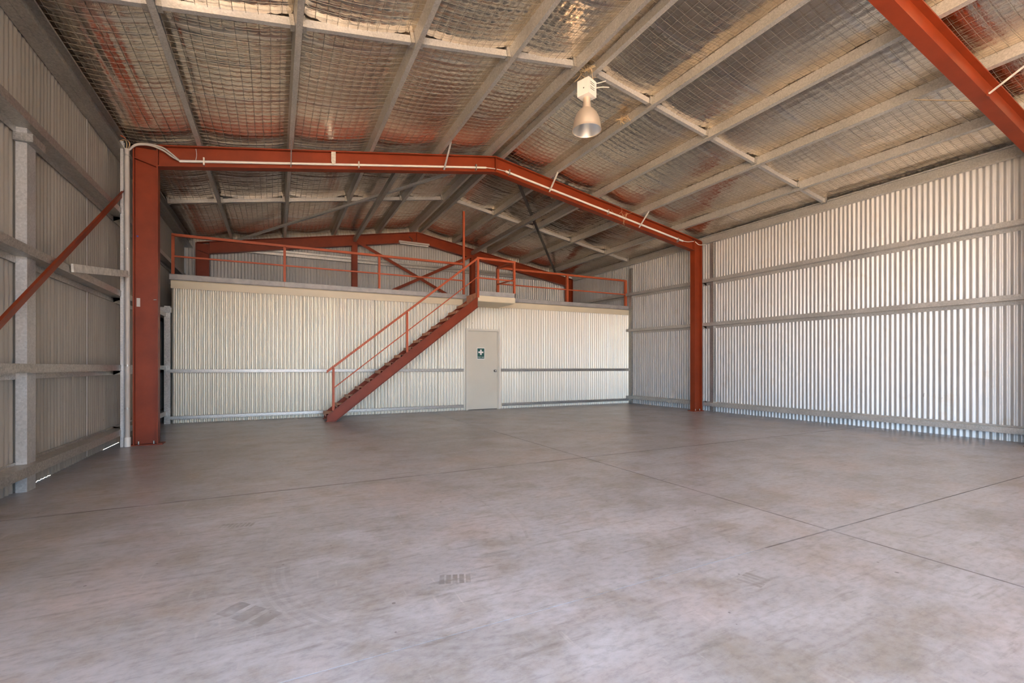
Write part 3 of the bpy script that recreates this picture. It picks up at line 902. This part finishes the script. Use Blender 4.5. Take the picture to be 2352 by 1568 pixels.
PW = 0.05
RY = YM + 0.035
def post(parent, x, y, z0, z1, w=PW):
    MB().box(x - w / 2, x + w / 2, y - w / 2, y + w / 2, z0, z1).build('rail_post', 'railred', parent)
def rail(parent, A, B, w, h, name):
    MB().bar(A, B, w, h, (0, 0, 1), True).build(name, 'railred', parent)
def rz(x):
    return 3.675 + 0.0055 * x
g1 = thing('guard_rail', 'long red guard rail along the mezzanine left of the stair', 'railing', (3.2, RY, 2.8), group='mezzanine guard rails')
xs = [0.262, 2.215, 4.20, 6.305]
for x in xs:
    post(g1, x, RY, 2.80, rz(x) - 0.01 if x < 6 else 5.06)
rail(g1, (xs[0] - 0.025, RY, rz(xs[0])), (xs[3] - 0.02, RY, rz(xs[3])), 0.05, 0.05, 'top_rail')
for a, b_ in zip(xs[:-1], xs[1:]):
    rail(g1, (a + 0.025, RY, rz(a) - 0.415), (b_ - 0.025, RY, rz(b_) - 0.415), 0.03, 0.03, 'mid_rail')
g2 = thing('guard_rail', 'red guard rail along the mezzanine right of the landing', 'railing', (9.4, RY, 2.8), group='mezzanine guard rails')
xs = [7.265, 9.455, 11.60]
for x in xs:
    post(g2, x, RY, 2.80, rz(x) - 0.01, 0.065)
rail(g2, (xs[0], RY, rz(xs[0])), (xs[2] + 0.03, RY, rz(xs[2])), 0.05, 0.05, 'top_rail')
for a, b_ in zip(xs[:-1], xs[1:]):
    rail(g2, (a + 0.03, RY, rz(a) - 0.42), (b_ - 0.03, RY, rz(b_) - 0.42), 0.03, 0.03, 'mid_rail')
g3 = thing('guard_rail', 'short red guard rail boxing in the stair landing', 'railing', (6.7, LY, 2.8), group='mezzanine guard rails')
post(g3, LX0 - 0.005, LY - 0.0, 2.72, 3.645)
post(g3, LX1 - 0.025, LY + 0.025, 2.88, 3.645)
rail(g3, (LX0 - 0.03, LY + 0.02, 3.64), (LX1, LY + 0.02, 3.64), 0.05, 0.05, 'top_rail')
rail(g3, (LX0 + 0.02, LY + 0.02, 3.185), (LX1 - 0.05, LY + 0.02, 3.185), 0.03, 0.03, 'mid_rail')
rail(g3, (LX1 - 0.025, LY + 0.05, 3.64), (LX1 + 0.005, RY - 0.04, 3.70), 0.05, 0.05, 'top_rail')
rail(g3, (LX1 - 0.025, LY + 0.05, 3.22), (LX1 + 0.005, RY - 0.04, 3.27), 0.03, 0.03, 'mid_rail')

# ------------------------------------------------------------------ staircase
st = thing('staircase', 'steep red steel stair rising to the landing', 'staircase', (3.0, 10.2, 0))
SY0, SY1 = LY, 10.60
TOPA, TOPB = (2.965, 0.125), (6.245, 2.745)
tan = (TOPB[1] - TOPA[1]) / (TOPB[0] - TOPA[0])
def stringer(y, s):
    """channel stringer: web plate plus two flanges pointing away from the treads"""
    dv = 0.245            # vertical depth of the channel
    def top(x): return TOPA[1] + (x - TOPA[0]) * tan
    x0, x1 = TOPA[0], TOPB[0]
    xk = x0 + 0.15
    outline = [(x0, 0.012), (x0, top(x0)), (x1, top(x1)), (x1, top(x1) - dv), (xk, top(xk) - dv), (xk, 0.012)]
    t = 0.007
    mb = MB()
    n = len(outline)
    vs = [(x, y, z) for x, z in outline] + [(x, y + s * t, z) for x, z in outline]
    mb.add(vs, [tuple(range(n)), tuple(range(2 * n - 1, n - 1, -1))] + [(i, n + i, n + (i + 1) % n, (i + 1) % n) for i in range(n)])
    for (xa, za), (xb, zb) in ((outline[0], outline[1]), (outline[1], outline[2]), (outline[3], outline[4]), (outline[4], outline[5])):
        A, B = Vector((xa, y + s * -0.02, za)), Vector((xb, y + s * -0.02, zb))
        d_ = (B - A).normalized()
        mb.bar(A, B, 0.045, 0.009, d_.cross(Vector((0, 1, 0))))
    return mb.build('stringer', 'red', st)
stringer(SY0 + 0.02, 1)
stringer(SY1 - 0.02, -1)
for y in (SY0, SY1 - 0.05):
    MB().box(TOPA[0] - 0.03, TOPA[0] + 0.17, y - 0.02, y + 0.06, 0, 0.012).build('foot_plate', 'red', st)
NT = 15
tr = MB()
TD = 0.225
tr.box(0, TD, 0, SY1 - SY0 - 0.06, -0.006, 0)
tr.box(0, 0.006, 0, SY1 - SY0 - 0.06, -0.06, -0.006)
tr.box(TD - 0.006, TD, 0, SY1 - SY0 - 0.06, -0.06, -0.006)
trm = tr.mesh('tread')
for i in range(NT):
    z = 0.165 + i * (2.735 - 0.165) / NT
    x = TOPA[0] + (z - TOPA[1]) / tan - 0.075
    put('tread', trm, 'tread', st, loc=(x, SY0 + 0.03, z))
MB().box(TOPB[0] - 0.045, TOPB[0] - 0.035, SY0 + 0.03, SY1 - 0.03, 2.62, 2.83).build('top_riser', 'tread', st)
# handrail
def hz(x): return 1.0 + (x - 2.955) * (3.625 - 1.0) / (6.225 - 2.955)
HY = SY0 + 0.0
rail(st, (2.955, HY, hz(2.955)), (6.235, HY, hz(6.235)), 0.045, 0.055, 'handrail')
for x in (3.082, 4.58):
    zb = TOPA[1] + (x - TOPA[0]) * tan
    post(st, x, HY + 0.0, zb - 0.0, hz(x) - 0.02, 0.045)
def mz2(x): return 0.685 + (x - 3.1) * (3.19 - 0.685) / (6.225 - 3.1)
rail(st, (3.10, HY, mz2(3.10)), (4.56, HY, mz2(4.56)), 0.024, 0.028, 'mid_rail')
rail(st, (4.60, HY, mz2(4.60)), (6.225, HY, mz2(6.225)), 0.024, 0.028, 'mid_rail')

# ------------------------------------------------------------------ door with sign
dr = thing('door_1', 'beige door in a beige steel frame under the mezzanine', 'door', ((DX0 + DX1) / 2, YM, 0), kind='structure')
fw = 0.055
yf0, yf1 = YM - 0.035, YM + 0.06
MB().box(DX0, DX0 + fw, yf0, yf1, 0, DZ).build('door_jamb', 'frame', dr)
MB().box(DX1 - fw, DX1, yf0, yf1, 0, DZ).build('door_jamb', 'frame', dr)
MB().box(DX0 + fw, DX1 - fw, yf0, yf1, DZ - fw, DZ).build('door_head', 'frame', dr)
MB().box(DX0 + fw, DX0 + fw + 0.016, YM - 0.005, yf1, 0, DZ - fw).build('door_stop', 'frame', dr)
MB().box(DX1 - fw - 0.016, DX1 - fw, YM - 0.005, yf1, 0, DZ - fw).build('door_stop', 'frame', dr)
leaf = MB().box(DX0 + fw + 0.018, DX1 - fw - 0.018, YM + 0.005, YM + 0.043, 0.012, DZ - fw - 0.004).build('door_leaf', 'door', dr)
kn = MB()
kc = (DX1 - fw - 0.085, 1.0)
prof = [(0.0, 0.075), (0.018, 0.074), (0.028, 0.064), (0.030, 0.052), (0.024, 0.042), (0.013, 0.036), (0.013, 0.008), (0.032, 0.007), (0.032, 0.0)]
for_k = MB().lathe(prof, (0, 0, 0), 20)
for_k.v = [(kc[0] + x, YM + 0.005 - z, kc[1] + y) for x, y, z in for_k.v]
for_k.build('door_knob', 'chrome', leaf, label='round satin metal knob')
# sign
sx, sz, sw, sh = 6.768, 1.448, 0.222, 0.300
sg = thing('first_aid_sign', 'green sign with a white cross on the beige door', 'sign', (sx, YM, sz))
def rbox(w, h, t, r, cx_, y, cz_, n=5):
    pts = []
    for qx, qz, a0 in ((1, 1, 0), (-1, 1, 90), (-1, -1, 180), (1, -1, 270)):
        for k in range(n + 1):
            a = math.radians(a0 + 90 * k / n)
            pts.append((cx_ + qx * (w / 2 - r) + r * math.cos(a), cz_ + qz * (h / 2 - r) + r * math.sin(a)))
    N = len(pts)
    vs = [(x, y, z) for x, z in pts] + [(x, y - t, z) for x, z in pts]
    return MB().add(vs, [tuple(range(N - 1, -1, -1)), tuple(range(N, 2 * N))] + [(i, (i + 1) % N, N + (i + 1) % N, N + i) for i in range(N)])
ysg = YM + 0.005
rbox(sw, sh, 0.003, 0.015, sx, ysg, sz).build('sign_plate', 'white', sg)
rbox(sw - 0.028, sh - 0.034, 0.001, 0.006, sx, ysg - 0.003, sz).build('green_field', 'green', sg)
cr = MB()
ca, cw = 0.070, 0.021
ccz = sz + 0.032
o12 = [(-cw, -ca), (cw, -ca), (cw, -cw), (ca, -cw), (ca, cw), (cw, cw), (cw, ca), (-cw, ca), (-cw, cw), (-ca, cw), (-ca, -cw), (-cw, -cw)]
vs = [(sx + a, ysg - 0.004, ccz + b_) for a, b_ in o12] + [(sx + a, ysg - 0.0052, ccz + b_) for a, b_ in o12]
cr.add(vs, [tuple(range(12))[::-1], tuple(range(12, 24))] + [(i, (i + 1) % 12, 12 + (i + 1) % 12, 12 + i) for i in range(12)])
cr.build('white_cross', 'white', sg)
def lettering(text, size, x, y, z, mat, parent, name='lettering'):
    cu = bpy.data.curves.new('lettering', 'FONT')
    cu.body = text
    cu.size = size
    cu.align_x = 'CENTER'
    cu.align_y = 'CENTER'
    cu.extrude = 0.0004
    tmp = bpy.data.objects.new('lettering_source', cu)
    C.objects.link(tmp)
    dg = bpy.context.evaluated_depsgraph_get()
    me = bpy.data.meshes.new_from_object(tmp.evaluated_get(dg))
    bpy.data.objects.remove(tmp, do_unlink=True)
    me.transform(Matrix.Translation((x, y, z)) @ Matrix.Rotation(math.radians(90), 4, 'X'))
    me.materials.clear()
    return put(name, me, mat, parent)
lettering('FIRST AID', 0.042, sx, ysg - 0.0046, sz - 0.098, 'white', sg)
rbox(0.10, 0.022, 0.002, 0.003, sx, ysg, 1.672).build('door_nameplate', 'frame', leaf)

# ------------------------------------------------------------------ high-bay lamp
LXC, LYC = 5.90, 5.25
lp = thing('high_bay_lamp', 'bell-shaped metal high-bay lamp hanging from the ridge', 'lamp', (LXC, LYC, 4.35))
bx = MB()
hw = 0.095
ang = math.radians(20)
def rb(x0, x1, y0, y1, z0, z1):
    m = MB().box(x0, x1, y0, y1, z0, z1)
    c, s = math.cos(ang), math.sin(ang)
    m.v = [(LXC + c * x - s * y, LYC + s * x + c * y, z) for x, y, z in m.v]
    return m
gear = rb(-hw, hw, -hw, hw, 4.845, 5.065).build('gear_box', 'white', lp)
for zz in (4.92, 4.945, 4.985, 5.01):
    rb(-0.055, 0.045, -hw - 0.002, -hw + 0.002, zz, zz + 0.006).build('vent_slot', 'dark', gear)
rb(-hw - 0.002, -hw + 0.002, -0.02, -0.005, 4.93, 4.945).build('screw', 'dark', gear)
rb(-0.03, 0.03, -0.03, 0.03, 5.065, 5.19).build('mounting_bracket', 'galv', lp)
MB().lathe([(0.040, 4.848), (0.050, 4.83), (0.052, 4.78), (0.066, 4.70), (0.068, 4.685)], (LXC, LYC, 0), 32).build('neck', 'alu', lp)
out = [(0.066, 4.69), (0.105, 4.665), (0.145, 4.615), (0.172, 4.55), (0.188, 4.48), (0.196, 4.42), (0.199, 4.395)]
MB().lathe(out + [(0.203, 4.39), (0.203, 4.386), (0.197, 4.388)], (LXC, LYC, 0), 48).build('reflector', 'alu', lp)
MB().lathe([(r - 0.004, z) for r, z in reversed(out)] + [(0.03, 4.684), (0.001, 4.683)], (LXC, LYC, 0), 48).build('reflector_lining', 'aluin', lp)
MB().lathe([(0.001, 4.56), (0.020, 4.565), (0.036, 4.59), (0.038, 4.62), (0.022, 4.66), (0.018, 4.683)], (LXC, LYC, 0), 20).build('bulb', 'glass', lp)
for k, pts in enumerate(([(LXC + 0.05, LYC + 0.02, 5.06), (LXC + 0.16, LYC - 0.02, 5.08), (LXC + 0.30, LYC - 0.04, 5.14)], [(LXC + 0.09, LYC, 4.99), (LXC + 0.2, LYC - 0.05, 5.02), (LXC + 0.34, LYC - 0.06, 5.05)])):
    MB().tube(curve(pts), 0.007, 6).build('lamp_lead', 'pvc', lp)

# ------------------------------------------------------------------ straw of old birds' nests
def straw_clump(name, c, n, spread, length, label):
    r = random.Random(hash(label) % 1000 if False else len(label) * 7)
    mb = MB()
    for _ in range(n):
        p = Vector(c) + Vector((r.gauss(0, spread), r.gauss(0, spread), r.gauss(0, spread * 0.4)))
        d_ = Vector((r.uniform(-1, 1), r.uniform(-1, 1), r.uniform(-1.0, 0.3))).normalized() * length * r.uniform(0.4, 1)
        mb.tube([p, p + d_ * 0.5 + Vector((0, 0, -0.01)), p + d_], 0.0030, 3, False)
    return mb.build(name, 'straw', None, label=label, category='straw', kind='stuff')
straw_clump('nest_straw', (LXC + 0.02, LYC + 0.05, 5.24), 60, 0.05, 0.16, 'tuft of dry nest straw above the lamp box')
straw_clump('nest_straw', (6.98, 5.75, roof_z(7.0) + 0.06), 60, 0.03, 0.13, 'tuft of dry nest straw on the purlin beside the lamp')
straw_clump('nest_straw', (8.9, YW - 0.03, roof_z(8.9) - 0.10), 14, 0.12, 0.20, 'stray dry stalks caught on the rafter pipe')
straw_clump('nest_straw', (9.05, YW - 0.03, roof_z(9.05) - 0.16), 9, 0.08, 0.26, 'stray dry stalks hanging under the rafter')
